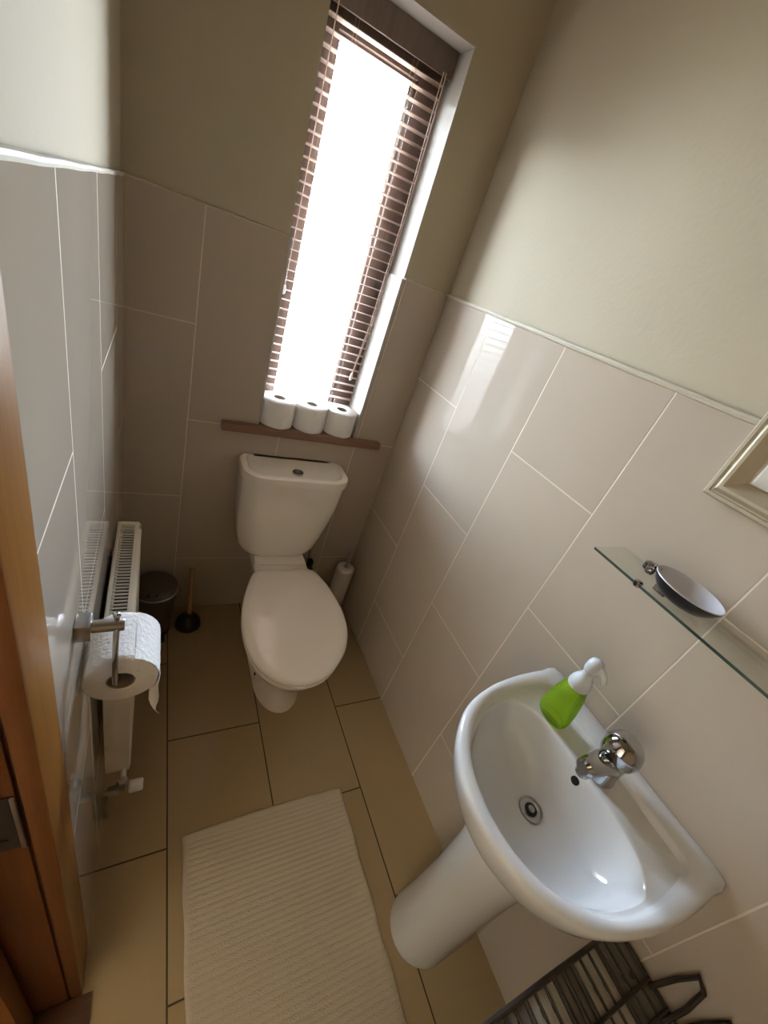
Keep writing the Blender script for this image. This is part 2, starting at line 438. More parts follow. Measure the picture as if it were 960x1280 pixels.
part('push_plate', b, m_chrome, fb)
# bowl
LID = [(.530, -.250), (.430, -.252), (.395, -.305), (.362, -.400), (.347, -.490), (.350, -.575), (.367, -.645), (.404, -.698), (.455, -.727), (.510, -.734),
       (.560, -.722), (.607, -.690), (.655, -.635), (.686, -.565), (.697, -.485), (.689, -.395), (.666, -.305), (.632, -.252)]
LC = (.525, -.49)
lo = polar(LID, LC, 96)
def dee(cx, hw, yb, yf, hwb, ym, n=48):
    pts = []
    for i in range(n+1):
        a = pi*i/n
        pts.append((cx+hw*cos(a), ym+(yf-ym)*sin(a)))
    m = 10
    for i in range(1, m): pts.append((cx-hw+(hw-hwb)*i/m, ym+(yb-ym)*(i/m)))
    for i in range(m+1): pts.append((cx-hwb+2*hwb*i/m, yb))
    for i in range(1, m): pts.append((cx+hwb+(hw-hwb)*i/m, yb+(ym-yb)*(i/m)))
    return pts
FX = .543
PB = (.535, -.42)
def pol(pts): return polar(pts, PB, 96)
def lidk(kx, y0, yf):
    """lid outline narrowed and shortened for the body of the bowl below it"""
    return pol([(.527+(x-.527)*kx+(.535-.527)*(1-kx)*2, y0+(y+.25)/(-.734+.25)*(yf-y0)) for x, y in LID])
b = MB().loft([at(pol(dee(FX, .088, -.20, -.565, .092, -.43)), 0), at(pol(dee(FX, .086, -.20, -.562, .092, -.43)), .012), at(pol(dee(FX, .078, -.20, -.548, .084, -.42)), .03),
               at(pol(dee(FX, .074, -.20, -.545, .072, -.41)), .09), at(pol(dee(FX-.002, .078, -.21, -.560, .068, -.41)), .16), at(pol(dee(FX-.006, .096, -.21, -.600, .07, -.42)), .225),
               at(lidk(.74, -.18, -.655), .29), at(lidk(.88, -.21, -.700), .345), at(lidk(.935, -.235, -.718), .385), at(lidk(.945, -.245, -.722), .397), at(lidk(.92, -.25, -.716), .402)], cap1=True)
b.box(TX-.116, TX+.094, -.300, -.012, .372, .4035, .008)
b.box(TX-.060, TX+.050, -.300, -.012, .20, .380, .02)
b.box(TX-.110, TX+.090, -.19, -.012, .395, .410, .004)
pan = part('pan', b, m_toilet, to, ang=45)
part('fixing_hole', MB().lathe([(.006, 0), (.006, .004), (.003, .005)], (FX-.090, -.425, .062), 16, axis='x').xf(Matrix.Translation((-.0005, 0, 0))), m_dark, pan)
b = MB().loft([at(inset(lo, LC, .012), .402), at(inset(lo, LC, .003), .404), at(inset(lo, LC, .002), .414), at(inset(lo, LC, .008), .418)])
part('seat', b, m_seat, to)
b = MB().loft([at(inset(lo, LC, .006), .419), at(inset(lo, LC, .0015), .421), at(lo, .428), at(inset(lo, LC, .002), .4345), at(inset(lo, LC, .008), .4385),
               at(inset(lo, LC, .03), .4412), at(scale(lo, LC, .6), .4432), at(scale(lo, LC, .25), .4442)])
part('seat_lid', b, m_seat, to, ang=60)
for dx in (-.07, .075):
    part('hinge', MB().tube([(.531+dx-.02, -.243, .421), (.531+dx+.02, -.243, .421)], .009, 14), m_seat, to)
# supply valve behind the pan
b = MB().tube([(.700, -.004, .29), (.700, -.05, .29)], .007, 12)
b.tube([(.700, -.05, .29), (.697, -.07, .31), (.690, -.085, .36), (.684, -.085, .41)], .0065, 12)
v = b.build('supply_valve', m_steel); tag(v, 'thin water supply pipe with black valve between toilet and brush', 'pipe')
part('valve_knob', MB().lathe([(.010, -.014), (.014, -.010), (.014, .012), (.010, .016)], (.697, -.105, .305), 16, axis='y').box(.686, .708, -.112, -.085, .287, .345, .006), m_black, v)

# ------------------------------------------------------------------ washbasin
wb = thing('washbasin', 'white pedestal washbasin with chrome mixer tap on the right wall', 'washbasin', (.84, -1.262, 0))
YC = -1.2575
half_o = [(.953, .207), (.905, .2135), (.82, .2135), (.735, .203), (.655, .175), (.598, .126), (.566, .066)]
outer = [(.5555, YC)]
outer = [(x, YC+d) for x, d in half_o] + [(.5545, YC)] + [(x, YC-d) for x, d in reversed(half_o)] + [(.954, YC-.1), (.954, YC+.1)]
half_i = [(.906, .120), (.902, .165), (.880, .180), (.80, .186), (.720, .178), (.660, .150), (.613, .104), (.589, .052)]
inner = [(x, YC+d) for x, d in half_i] + [(.582, YC)] + [(x, YC-d) for x, d in reversed(half_i)] + [(.907, YC-.05), (.907, YC+.05)]
half_b = [(.8345, .060), (.8295, .110), (.8160, .142), (.797, .163), (.785, .1705), (.773, .1720), (.745, .1700), (.700, .1600), (.655, .136), (.617, .098), (.595, .050)]
bowl = [(x, YC+d) for x, d in half_b] + [(.588, YC)] + [(x, YC-d) for x, d in reversed(half_b)] + [(.8355, YC)]
BC = (.735, YC)
Ro = polar(outer, BC, 120); Ri = polar(inner, BC, 120); Rb = polar(bowl, BC, 120)
DC = (.757, -1.254)
def bs(k): return scale(Rb, BC, k, (BC[0]+(DC[0]-BC[0])*(1-k), BC[1]+(DC[1]-BC[1])*(1-k)))
UC = (.86, YC)
def us(k, dx=0):
    return [(min(UC[0]+(x-UC[0])*k, .9545), UC[1]+(y-UC[1])*k) for x, y in Ro]
b = MB().loft([at(us(.36), .615), at(us(.50), .635), at(us(.70), .675), at(us(.86), .722), at(us(.945), .764), at(us(.985), .798), at(us(1), .815), at(Ro, .822),
               at(inset(Ro, BC, .002), .8275), at(inset(Ro, BC, .006), .830), at([((a+c)/2, (bb+d)/2) for (a, bb), (c, d) in zip(inset(Ro, BC, .006), inset(Ri, BC, -.004))], .8305),
               at(inset(Ri, BC, -.004), .829), at(Ri, .825), at(inset(Ri, BC, .003), .818), at(inset(Ri, BC, .006), .8145),
               at([(a*.15+c*.85, bb*.15+d*.85) for (a, bb), (c, d) in zip(inset(Ri, BC, .006), Rb)], .8125), at(inset(Rb, BC, -.0015), .8122), at(Rb, .8110), at(inset(Rb, BC, .002), .8070), at(inset(Rb, BC, .004), .800), at(bs(.935), .782),
               at(bs(.88), .760), at(bs(.78), .738), at(bs(.60), .722), at(bs(.34), .714), at(bs(.16), .712), at(bs(.04), .711)], cap1=True)
basin = part('basin', b, m_ceramic, wb, ang=50)
PC = (.80, -1.262)
def pd(hw, xf, xb=.935): return [(p[1], p[0]) for p in dee(PC[1], hw, xb, xf, hw*.92, xf+.095)]
b = MB().loft([at(pd(.088, .708), 0), at(pd(.087, .709), .02), at(pd(.083, .714), .12), at(pd(.080, .717), .30), at(pd(.083, .714), .45), at(pd(.092, .702), .58), at(pd(.098, .692), .66)])
part('pedestal', b, m_ceramic, wb, ang=50)
b = MB().lathe([(.004, .7105), (.012, .7105), (.013, .712), (.0205, .7128), (.0215, .7150), (.024, .7160), (.0245, .7140), (.0245, .705)], (DC[0], DC[1], 0), 36)
dr = part('drain', b, m_steel, wb)
part('drain_hole', MB().lathe([(.0125, .7125), (.0125, .7140), (.003, .7142)], (DC[0], DC[1], 0), 28), m_dark, dr)
part('drain_plug', MB().lathe([(.0065, .7135), (.0065, .7165), (.002, .7185)], (DC[0], DC[1], 0), 24), m_steel, dr)
ov = MB().lathe([(.0085, -.004), (.0085, .0012), (.004, .0016)], (0, 0, 0), 24)
ov.xf(Matrix.Translation((.8300, -1.254, .7860)) @ Matrix.Rotation(radians(-82), 4, 'Y'))
part('overflow_hole', ov, m_dark, wb)
# mixer tap
TXc, TYc, TZ = .871, -1.262, .8125
b = MB().lathe([(.0300, 0), (.0300, .004), (.0275, .009), (.0265, .03), (.0275, .052), (.0300, .062)], (TXc, TYc, TZ), 40)
tap = part('mixer_tap', b, m_chrome, wb)
b = MB()
rings = []
for k in range(13):
    t = k/12; x = TXc-.006-t*.102; z = TZ+.040+.026*sin(t*1.9)+.008*t; hw = .0255-.0060*t-.003*t*t; hh = .0205-.0050*t
    rings.append([(x, TYc+hw*cos(a), z+hh*sin(a)) for a in (2*pi*i/28 for i in range(28))])
x, z = TXc-.113, TZ+.073
rings.append([(x, TYc+.0105*cos(a), z+.0105*sin(a)) for a in (2*pi*i/28 for i in range(28))])
b.loft(rings)
b.lathe([(.0100, -.016), (.0125, -.014), (.0130, .002)], (TXc-.094, TYc, TZ+.062), 24)
part('spout', b, m_chrome, tap)
b = MB(); rings = []
for r, h, fx in ((.0300, .062, 0), (.0335, .064, 0), (.0355, .072, .001), (.0355, .085, .003), (.0325, .098, .005), (.0265, .108, .006), (.0175, .1145, .006), (.008, .1170, .006), (.001, .1175, .006)):
    rings.append([(TXc-fx+r*cos(a)*(1.10 if cos(a) < 0 else 1), TYc+r*sin(a), TZ+h-.05*(r*cos(a))*(h/.117)) for a in (2*pi*i/44 for i in range(44))])
b.loft(rings)
part('lever', b, m_chrome, tap, ang=60)

# ------------------------------------------------------------------ soap bottle
BX, BYs, BZ = .853, -1.140, .8130
sb = thing('soap_bottle', 'clear bottle of bright green hand soap with white pump on the washbasin', 'soap bottle', (BX, BYs, BZ))
def oval(a, bb, z, n=40): return [(BX+bb*cos(t)*1, BYs+a*sin(t), BZ+z) for t in (2*pi*i/n for i in range(n))]
b = MB().loft([oval(.026, .018, 0), oval(.0315, .0215, .002), oval(.0345, .0238, .009), oval(.0355, .0245, .024), oval(.0345, .0238, .045), oval(.0315, .0222, .068), oval(.0278, .0206, .088),
               oval(.0248, .0196, .099), oval(.0225, .019, .104), oval(.0190, .0175, .108)])
part('bottle_body', b, m_soap, sb, ang=60)
b = MB().lathe([(.0195, .1055), (.0215, .107), (.0222, .113), (.0205, .123), (.0165, .132), (.0125, .138), (.0115, .143), (.0112, .150)], (BX, BYs, BZ), 32)
pump = part('pump_collar', b, m_pump, sb)
b = MB().lathe([(.0112, .150), (.0140, .153), (.0152, .159), (.0152, .172), (.0125, .180), (.004, .184)], (BX, BYs, BZ), 32)
b.tube([(BX, BYs-.004, BZ+.171), (BX, BYs-.015, BZ+.171), (BX-.001, BYs-.025, BZ+.166), (BX-.001, BYs-.031, BZ+.156)], lambda t: .0095-.0045*t, 14)
part('pump_head', b, m_pump, sb, ang=60)

# ------------------------------------------------------------------ glass shelf
GZ = 1.168; GY0, GY1 = -1.002, -1.522; GX0 = .850
gs = thing('glass_shelf', 'clear glass shelf with green edge on the right wall above the washbasin', 'shelf', (.90, -1.262, GZ))
b = MB(); z0, z1 = GZ-.005, GZ
v = [(GX0, GY1, z0), (W-.004, GY1, z0), (W-.004, GY0, z0), (GX0, GY0, z0), (GX0, GY1, z1), (W-.004, GY1, z1), (W-.004, GY0, z1), (GX0, GY0, z1)]
b.add(v, [(0, 3, 2, 1), (4, 5, 6, 7)], 0); b.add(v, [(0, 1, 5, 4), (2, 3, 7, 6), (3, 0, 4, 7)], 1)
def shelf_build():
    me = bpy.data.meshes.new('glass_panel'); me.from_pydata(v, [], [(0, 3, 2, 1), (4, 5, 6, 7), (0, 1, 5, 4), (1, 2, 6, 5), (2, 3, 7, 6), (3, 0, 4, 7)])
    me.materials.append(m_shelfglass); me.materials.append(m_glassedge)
    for p, i in zip(me.polygons, (0, 0, 1, 0, 0, 1)): p.material_index = i
    o = bpy.data.objects.new('glass_panel', me); C.objects.link(o); o.parent = gs; o.location = -gs.location
shelf_build()
for y in (-1.112, -1.412):
    b = MB().box(W-.030, W-.0005, y-.013, y+.013, GZ-.022, GZ-.006, .003)
    part('shelf_bracket', b, m_chrome, gs)
for y in (-1.103, -1.421):
    part('edge_stud', MB().lathe([(.0062, -.007), (.0075, -.005), (.0075, .003), (.004, .0055)], (0, 0, 0), 18).xf(Matrix.Translation((GX0+.003, y, GZ))), m_chrome, gs)

# ------------------------------------------------------------------ soap dish
DX, DYc, DZ0 = .889, -1.156, GZ
sd = thing('soap_dish', 'round soap dish, black outside and pale inside, lying on the glass shelf', 'soap dish', (DX, DYc, DZ0))
Md = Matrix.Translation((DX, DYc, DZ0+.004)) @ Matrix.Rotation(radians(2), 4, 'X') @ Matrix.Rotation(radians(3.5), 4, 'Y')
b = MB().lathe([(.010, .001), (.026, .002), (.042, .008), (.052, .018), (.0570, .028), (.0580, .031)], (0, 0, 0), 48, cap1=False)
b.xf(Md); part('dish_shell', b, m_dishout, sd)
b = MB().lathe([(.0580, .031), (.0575, .0326), (.0560, .0322), (.050, .022), (.041, .012), (.026, .007), (.004, .006)], (0, 0, 0), 48, cap0=False)
b.xf(Md); part('dish_lining', b, m_dishin, sd)
b = MB()
for x, y in ((-.006, .004), (.010, .012), (-.004, -.013)):
    b.lathe([(.0032, .0055), (.0032, .0072), (.001, .0074)], (x, y, 0), 14)
b.xf(Md); part('drain_hole', b, m_dark, sd)
b = MB().tube([(0, .053, .022), (-.004, .064, .024), (-.012, .068, .020)], .006, 12)
b.lathe([(.009, -.006), (.0105, -.003), (.0105, .006), (.006, .010)], (-.014, .066, .020), 20)
b.lathe([(.006, -.006), (.0075, -.003), (.0075, .004), (.004, .007)], (-.028, .056, .020), 20)
b.tube([(-.014, .066, .018), (-.028, .056, .018)], .0045, 10)
b.xf(Md); part('pivot_fitting', b, m_chrome, sd)

# ------------------------------------------------------------------ mirror with champagne frame
MY0, MZ0 = -1.052, 1.338; MY1, MZ1 = -1.472, 1.92; FW_ = .045
mi = thing('wall_mirror', 'champagne gold framed mirror on the right wall above the glass shelf', 'mirror', (W, (MY0+MY1)/2, MZ0))
prof = [(0, 0), (0, .012), (.003, .016), (.008, .016), (.0095, .013), (.0125, .013), (.015, .020), (.020, .0245), (.025, .024), (.030, .019), (.038, .012), (.043, .009), (.045, .006), (.045, 0)]
b = MB(); rings = []
for d, h in prof:
    xx = W-.0008-h
    rings.append([(xx, MY0-d, MZ0+d), (xx, MY1+d, MZ0+d), (xx, MY1+d, MZ1-d), (xx, MY0-d, MZ1-d)])
b.loft(rings, False, False)
part('mirror_frame', b, m_gold, mi, ang=25)
d = FW_-.004; e = .016
b = MB().loft([[(W-.0012, MY0-d, MZ0+d), (W-.0012, MY1+d, MZ0+d), (W-.0012, MY1+d, MZ1-d), (W-.0012, MY0-d, MZ1-d)],
               [(W-.0030, MY0-d, MZ0+d), (W-.0030, MY1+d, MZ0+d), (W-.0030, MY1+d, MZ1-d), (W-.0030, MY0-d, MZ1-d)],
               [(W-.0048, MY0-d-e, MZ0+d+e), (W-.0048, MY1+d+e, MZ0+d+e), (W-.0048, MY1+d+e, MZ1-d-e), (W-.0048, MY0-d-e, MZ1-d-e)]])
part('mirror_glass', b, m_mirror, mi, smooth=False)

# ------------------------------------------------------------------ radiator
RX0, RX1, RY0, RY1, RZ0, RZ1 = .010, .064, -.742, -.335, .185, .705
ra = thing('radiator', 'white panel radiator with slotted top grille low on the left wall', 'radiator', ((RX0+RX1)/2, (RY0+RY1)/2, 0))
b = MB()
nflute = 12; ya, yb2 = RY0+.012, RY1-.012
outl = []
for i in range(nflute*6+1):
    y = ya+(yb2-ya)*i/(nflute*6); ph = (i % 6)/6
    outl.append((RX1-.001-(.004 if ph < .34 or ph > .9 else 0), y))
sec = outl+[(RX1-.012, yb2), (RX1-.012, ya)]
b.loft([[(x, y, z) for x, y in sec] for z in (RZ0+.012, RZ1-.016)])
b.tube([(RX1-.006, RY0+.01, RZ0+.008), (RX1-.006, RY1-.01, RZ0+.008)], .008, 10)
b.tube([(RX1-.006, RY0+.01, RZ1-.022), (RX1-.006, RY1-.01, RZ1-.022)], .008, 10)
part('front_panel', b, m_rad, ra, ang=30)
part('back_panel', MB().box(RX0+.002, RX0+.012, RY0+.010, RY1-.010, RZ0, RZ1-.012, .003), m_rad, ra)
b = MB()
for k in range(18):
    y = RY0+.025+(RY1-RY0-.05)*k/17; b.box(RX0+.012, RX1-.013, y-.0006, y+.0006, RZ0+.03, RZ1-.014)
b.box(RX0+.0122, RX1-.0132, RY0+.0125, RY1-.0125, RZ0+.03, RZ1-.022)  # dark block added between the fins as shade below the grille slots
part('fins_and_shade_block', b, m_radin, ra, smooth=False)
for y0, y1 in ((RY0, RY0+.012), (RY1-.012, RY1)):
    part('side_panel', MB().box(RX0, RX1, y0, y1, RZ0+.004, RZ1-.004, .004), m_rad, ra)
b = MB()
b.box(RX0, RX0+.008, RY0, RY1, RZ1-.006, RZ1, .0015); b.box(RX1-.014, RX1-.004, RY0, RY1, RZ1-.006, RZ1, .0015)
b.box(RX0+.008, RX1-.014, RY0, RY0+.016, RZ1-.006, RZ1, .001); b.box(RX0+.008, RX1-.014, RY1-.016, RY1, RZ1-.006, RZ1, .001)
nb = 36
for k in range(nb):
    y = RY0+.016+(RY1-RY0-.032)*(k+.5)/nb
    b.box(RX0+.007, RX1-.013, y-.0013, y+.0013, RZ1-.0045, RZ1-.0008)
part('top_grille', b, m_rad, ra, ang=20)
b = MB()
for y in (RY0+.07, RY1-.07): part('wall_bracket', MB().box(.0005, RX0+.004, y-.015, y+.015, RZ1-.16, RZ1-.05, .002), m_rad, ra)
# valve at the lower front corner
vx, vy, vz = .056, RY0-.004, .135
b = MB().tube([(vx-.006, RY0+.016, RZ0+.012), (vx-.006, RY0-.012, RZ0+.006), (vx-.006, RY0-.018, RZ0-.02), (vx-.006, RY0-.018, vz)], .0085, 14)
b.lathe([(.012, -.012), (.0135, -.008), (.0135, .010), (.012, .014)], (vx-.006, RY0-.018, RZ0-.018), 6)
b.tube([(vx-.006, RY0-.018, vz+.006), (vx-.048, RY0-.018, vz-.004)], .0095, 14)
b.lathe([(.011, -.01), (.013, -.006), (.013, .012), (.011, .016)], (vx-.030, RY0-.018, vz), 6, axis='x')
b.tube([(vx-.044, RY0-.018, vz), (vx-.046, RY0-.018, vz-.05), (vx-.046, RY0-.018, 0)], .007, 12)
va = part('radiator_valve', b, m_steel, ra)
part('valve_cap', MB().lathe([(.013, 0), (.016, .003), (.0155, .030), (.012, .034)], (vx+.008, RY0-.018, vz), 20, axis='x'), m_white_pl, va)

# ------------------------------------------------------------------ toilet roll holder and its roll
AY, AZ = -.893, .928
ho = thing('toilet_roll_holder', 'chrome toilet roll holder with wire arm on the left wall', 'toilet roll holder', (.0, AY, AZ))
part('wall_mount', MB().box(.0003, .0200, AY-.015, AY+.015, AZ-.016, AZ+.016, .003), m_steel, ho)
part('post', MB().lathe([(.0095, .012), (.0095, .058), (.0085, .0605), (.002, .061)], (0, AY, AZ), 28, axis='x'), m_steel, ho)
RCX, RCZ, RR = .0560, .803, .0540
RYf, RYb = -.903, -.801
b = MB().tube([(.0505, AY, AZ+.020), (.0505, AY, AZ+.005), (.0502, AY-.014, AZ-.012), (.0495, RYf-.012, AZ-.05), (.0490, RYf-.014, RCZ+.035), (.0495, RYf-.013, RCZ+.016), (.0505, RYf-.006, RCZ+.0140), (.052, RYf+.01, RCZ+.0148), (.052, RYb+.01, RCZ+.0148)], .0042, 12)
b.lathe([(.001, -.005), (.004, -.0035), (.0052, 0), (.004, .0035), (.001, .005)], (.0505, AY, AZ+.020), 16)
part('wire_arm', b, m_chrome, ho)
hr = thing('toilet_roll', 'white toilet roll hanging on the chrome wall holder with a torn loose end', 'toilet roll', (RCX, RYb, RCZ))
rm = roll_mesh(RR, .021, RYb-RYf, 9).xf(Matrix.Rotation(radians(90), 4, 'X'))
rm.build('paper', m_paper, hr, ang=50)
core_mesh(.0208, RYb-RYf).xf(Matrix.Rotation(radians(90), 4, 'X')).build('core', m_core, hr)
# loose sheet hanging from the outer side
rows = []
path = [(RCX+(RR+.0012)*cos(a), RCZ+(RR+.0012)*sin(a), 1.0, 0.0) for a in (radians(70-14*i) for i in range(6))]
path += [(RCX+RR+.0014, RCZ-.010, .90, .0), (RCX+RR+.0014, RCZ-.022, .46, .2), (RCX+RR+.001, RCZ-.036, .23, .6), (RCX+RR+.001, RCZ-.052, .17, 1.0), (RCX+RR+.001, RCZ-.068, .14, 1.2),
         (RCX+RR-.001, RCZ-.082, .10, 1.2), (RCX+RR-.001, RCZ-.094, .06, 1.0), (RCX+RR+.003, RCZ-.104, .05, .8), (RCX+RR+.008, RCZ-.110, .02, .8)]
th = .0006; Ls = RYb-RYf-.004
for x, z, k, tw in path:
    row = []
    for j in range(11):
        q = Ls*k*j/10
        row.append((x-q*sin(tw)+.0012*sin(q*230+z*70)*(1 if k < 1 else 0), RYf+.002+q*cos(tw)-.004*(1-k), z))
    rows.append(row)
b = MB(); nn = 11
vv = [p for r in rows for p in r]+[(p[0]+th, p[1], p[2]) for r in rows for p in r]; ff = []; o2 = len(rows)*nn
for i in range(len(rows)-1):
    for j in range(nn-1):
        q = (i*nn+j, i*nn+j+1, (i+1)*nn+j+1, (i+1)*nn+j); ff.append(q); ff.append(tuple(o2+k for k in reversed(q)))
b.add(vv, ff); part('loose_sheet', b, m_paper, hr, ang=60)

# ------------------------------------------------------------------ bath mat
BM0, BM1, MYA, MYB = .198, .682, -.866, -1.445
nx, ny = 70, 330
b = MB(); vv = []; ff = []
rnd = random.Random(3)
for j in range(ny+1):
    for i in range(nx+1):
        s, t = i/nx, j/ny
        x = BM0+(BM1-BM0)*s; y = MYA+(MYB-MYA)*t
        edge = min(s, 1-s)*(BM1-BM0); edy = min(t, 1-t)*(MYA-MYB)
        y += .006*sin(s*3.1)*(1 if t < .5 else 0)*(1-min(1, t*8)); x += .0015*sin(t*22+s*3)
        rib = .0016*(abs(sin((y*pi/.0135)+.35*sin(x*7+y*3)))**.7)
        k = min(1, min(edge, edy)/.016)
        z = .0062*min(1, min(edge, edy)/.004)**.5+rib*min(1, edy/.035)*min(1, edge/.008)+.0012*sin(x*9+y*7)*k
        vv.append((x, y, max(z, .0012)))
for j in range(ny):
    for i in range(nx):
        ff.append((j*(nx+1)+i, j*(nx+1)+i+1, (j+1)*(nx+1)+i+1, (j+1)*(nx+1)+i))
o2 = len(vv)
ring = [i for i in range(nx+1)]+[j*(nx+1)+nx for j in range(1, ny+1)]+[ny*(nx+1)+i for i in range(nx-1, -1, -1)]+[j*(nx+1) for j in range(ny-1, 0, -1)]
vv += [(vv[i][0], vv[i][1], .0003) for i in ring]
m_ = len(ring)
for k in range(m_): ff.append((ring[k], ring[(k+1) % m_], o2+(k+1) % m_, o2+k))
ff.append(tuple(o2+k for k in range(m_)))
b.add(vv, ff)
o = b.build('bath_mat', m_mat, ang=180); tag(o, 'cream ribbed towelling bath mat on the tiled floor', 'bath mat')

# ------------------------------------------------------------------ pedal bin
PX, PY = .111, -.105
pb = thing('pedal_bin', 'small brown round pedal bin in the corner beside the radiator', 'bin', (PX, PY, 0))
part('bin_body', MB().lathe([(.056, .018), (.059, .022), (.075, .215), (.0765, .222)], (PX, PY, 0), 48), m_bin, pb)
part('bin_base', MB().lathe([(.058, 0), (.061, .004), (.061, .018), (.057, .021)], (PX, PY, 0), 48), m_black, pb)
part('bin_rim', MB().lathe([(.0755, .219), (.0785, .221), (.079, .228), (.0770, .2295)], (PX, PY, 0), 48), m_binrim, pb)
b = MB().lathe([(.0770, .2295), (.0765, .237), (.071, .2445), (.055, .2490), (.025, .2510), (.003, .2513)], (PX, PY, 0), 48)
li = part('bin_lid', b, m_bin, pb, ang=60)
b = MB()
for dx in (-.022, .004): b.box(PX+dx-.006, PX+dx+.006, PY-.068, PY-.058, .2440, .2495, .002)
part('lid_slot', b, m_dark, li)
b = MB().box(PX+.010, PX+.040, PY-.084, PY-.050, .006, .016, .004); b.tube([(PX+.025, PY-.08, .014), (PX+.025, PY-.088, .018)], .006, 10)
part('pedal', b, m_black, pb)

# ------------------------------------------------------------------ plunger
QX, QY = .237, -.100
pl = thing('plunger', 'black rubber sink plunger with wooden handle beside the bin', 'plunger', (QX, QY, 0))
part('rubber_cup', MB().lathe([(.048, 0), (.0505, .003), (.049, .012), (.046, .028), (.034, .043), (.020, .051), (.015, .055), (.014, .066), (.011, .068)], (QX, QY, 0), 40), m_black, pl)
part('handle', MB().tube([(QX, QY, .060), (QX+.002, QY+.040, .145), (QX+.003, QY+.084, .238)], lambda t: .0088-.0012*t, 16), m_stick, pl)

# ------------------------------------------------------------------ toilet brush
KX, KY = .880, -.094
tb = thing('toilet_brush', 'pale cylindrical toilet brush holder with thin steel handle in the far right corner', 'toilet brush', (KX, KY, 0))
part('holder', MB().lathe([(.040, 0), (.042, .004), (.0425, .15), (.0425, .282), (.040, .292), (.032, .297), (.012, .298), (.0115, .29), (.004, .29)], (KX, KY, 0), 40), m_brush, tb, ang=45)
b = MB().tube([(KX, KY, .285), (KX, KY, .33), (KX+.001, KY+.002, .385)], .0055, 12)
b.lathe([(.0055, .380), (.0075, .383), (.0075, .392), (.004, .396)], (KX+.001, KY+.002, 0), 16)
part('handle', b, m_steel, tb)

# ------------------------------------------------------------------ wire rack below the basin
wr = thing('wire_rack', 'dark wire rack with pale and dark slats standing by the right wall beside the washbasin', 'rack', (.75, -1.62, 0))
KX0, KX1, KY0, KY1, KZ = .530, .943, -1.452, -1.80, .545
for zz, rr, nm in ((KZ, .0055, 'top_frame'),):
    part(nm, MB().tube([(KX0, KY0, zz), ((KX0+KX1)/2, KY0, zz), (KX1, KY0, zz), (KX1, (KY0+KY1)/2, zz), (KX1, KY1, zz), ((KX0+KX1)/2, KY1, zz), (KX0, KY1, zz), (KX0, (KY0+KY1)/2, zz)], rr, 8, closed=True), m_wire, wr)
for y in (KY0-.075, KY0-.115, KY0-.20): part('cross_wire', MB().tube([(KX0, y, KZ+.004), (KX1, y, KZ+.004)], .0035, 8), m_wire, wr)
for x, y in ((KX0+.03, KY0-.06), (KX1-.03, KY0-.06), (KX0+.03, KY1+.03), (KX1-.03, KY1+.03)):
    part('leg', MB().tube([(x, y, KZ), (x, y, 0)], .006, 8), m_wire, wr)
ncell = 17
for k in range(ncell):
    x = KX0+(KX1-KX0)*(k+.5)/ncell; pale = 6 <= k <= 8 or 11 <= k <= 13
    part('slat', MB().box(x-.0088, x+.0088, KY1+.004, KY0-.003, KZ-.006, KZ-.001, .001), m_slatpale if pale else m_slatdark, wr)
b = MB()
for k in range(ncell+1):
    x = KX0+(KX1-KX0)*k/ncell; b.tube([(x, KY0, KZ), (x, KY1, KZ)], .0028 if k not in (6, 9, 10, 11, 14) else .005, 6)
part('wires', b, m_wire, wr)
for y in (-1.545, -1.60):
    b = MB().tube([(KX1-.01, y+.01, KZ+.005), (KX1+.004, y+.004, KZ+.06), (W-.012, y-.002, KZ+.115), (W-.010, y-.02, KZ+.10), (KX1, y-.03, KZ+.045), (KX1-.02, y-.03, KZ+.002)], .0045, 8)
    part('wire_hook', b, m_wire, wr)

# ------------------------------------------------------------------ doorway, hall
dr1 = bpy.data.objects.new('door_1', None); C.objects.link(dr1); dr1['kind'] = 'structure'; dr1.location = (-.05, -1.1, 0)
b = MB()
b.box(-T, .0005, -1.1015, -1.022, 0, DZ+.06, .002)
b.box(-T, .0005, DY1-.06, DY1, 0, DZ+.06, .002); b.box(-T, .0005, DY1, -1.096, DZ, DZ+.06, .002)
part('architrave', b, m_oak, dr1)
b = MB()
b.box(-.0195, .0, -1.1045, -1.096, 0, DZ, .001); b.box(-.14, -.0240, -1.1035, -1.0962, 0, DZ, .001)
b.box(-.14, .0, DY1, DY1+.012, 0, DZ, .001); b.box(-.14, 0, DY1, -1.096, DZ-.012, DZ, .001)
part('door_lining', b, m_lining_shade, dr1)
b = MB().box(-.0243, -.0192, -1.0985, -1.0962, 0, DZ); part('rebate_gap', b, m_hallwood, dr1)
b = MB().box(-.074, -.0245, -1.1052, -1.1034, .795, .915, .0006); hg = part('hinge', b, m_hinge, dr1)
part('hinge_knuckle', MB().box(-.0285, -.0235, -1.1075, -1.1040, .795, .915, .001), m_steel, hg)
b = MB()
for z in (.82, .855, .89): b.lathe([(.0042, 0), (.0042, -.0012), (.001, -.0014)], (-.042 if z != .855 else -.060, -1.1052, z), 14, axis='y')
part('hinge_screws', b, m_dark, hg)
b = MB().box(-.84, -.079, -1.148, -1.108, .012, DZ-.005, .003)
lf = part('door_leaf', b, m_oakleaf, dr1)
b = MB()
for z0, z1 in ((.20, .88), (1.05, 1.85)):
    for x0, x1 in ((-.76, -.52), (-.44, -.20)):
        b.box(x0, x1, -1.151, -1.1475, z0, z1, .0015); b.box(x0+.03, x1-.03, -1.156, -1.150, z0+.03, z1-.03, .003)
part('door_panels', b, m_oakleaf, lf)
b = MB().lathe([(.024, 0), (.024, -.006), (.010, -.010), (.010, -.045)], (-.79, -1.148, 1.0), 20, axis='y'); b.tube([(-.79, -1.190, 1.0), (-.69, -1.190, 1.0)], .008, 12)
part('door_handle', b, m_steel, lf)
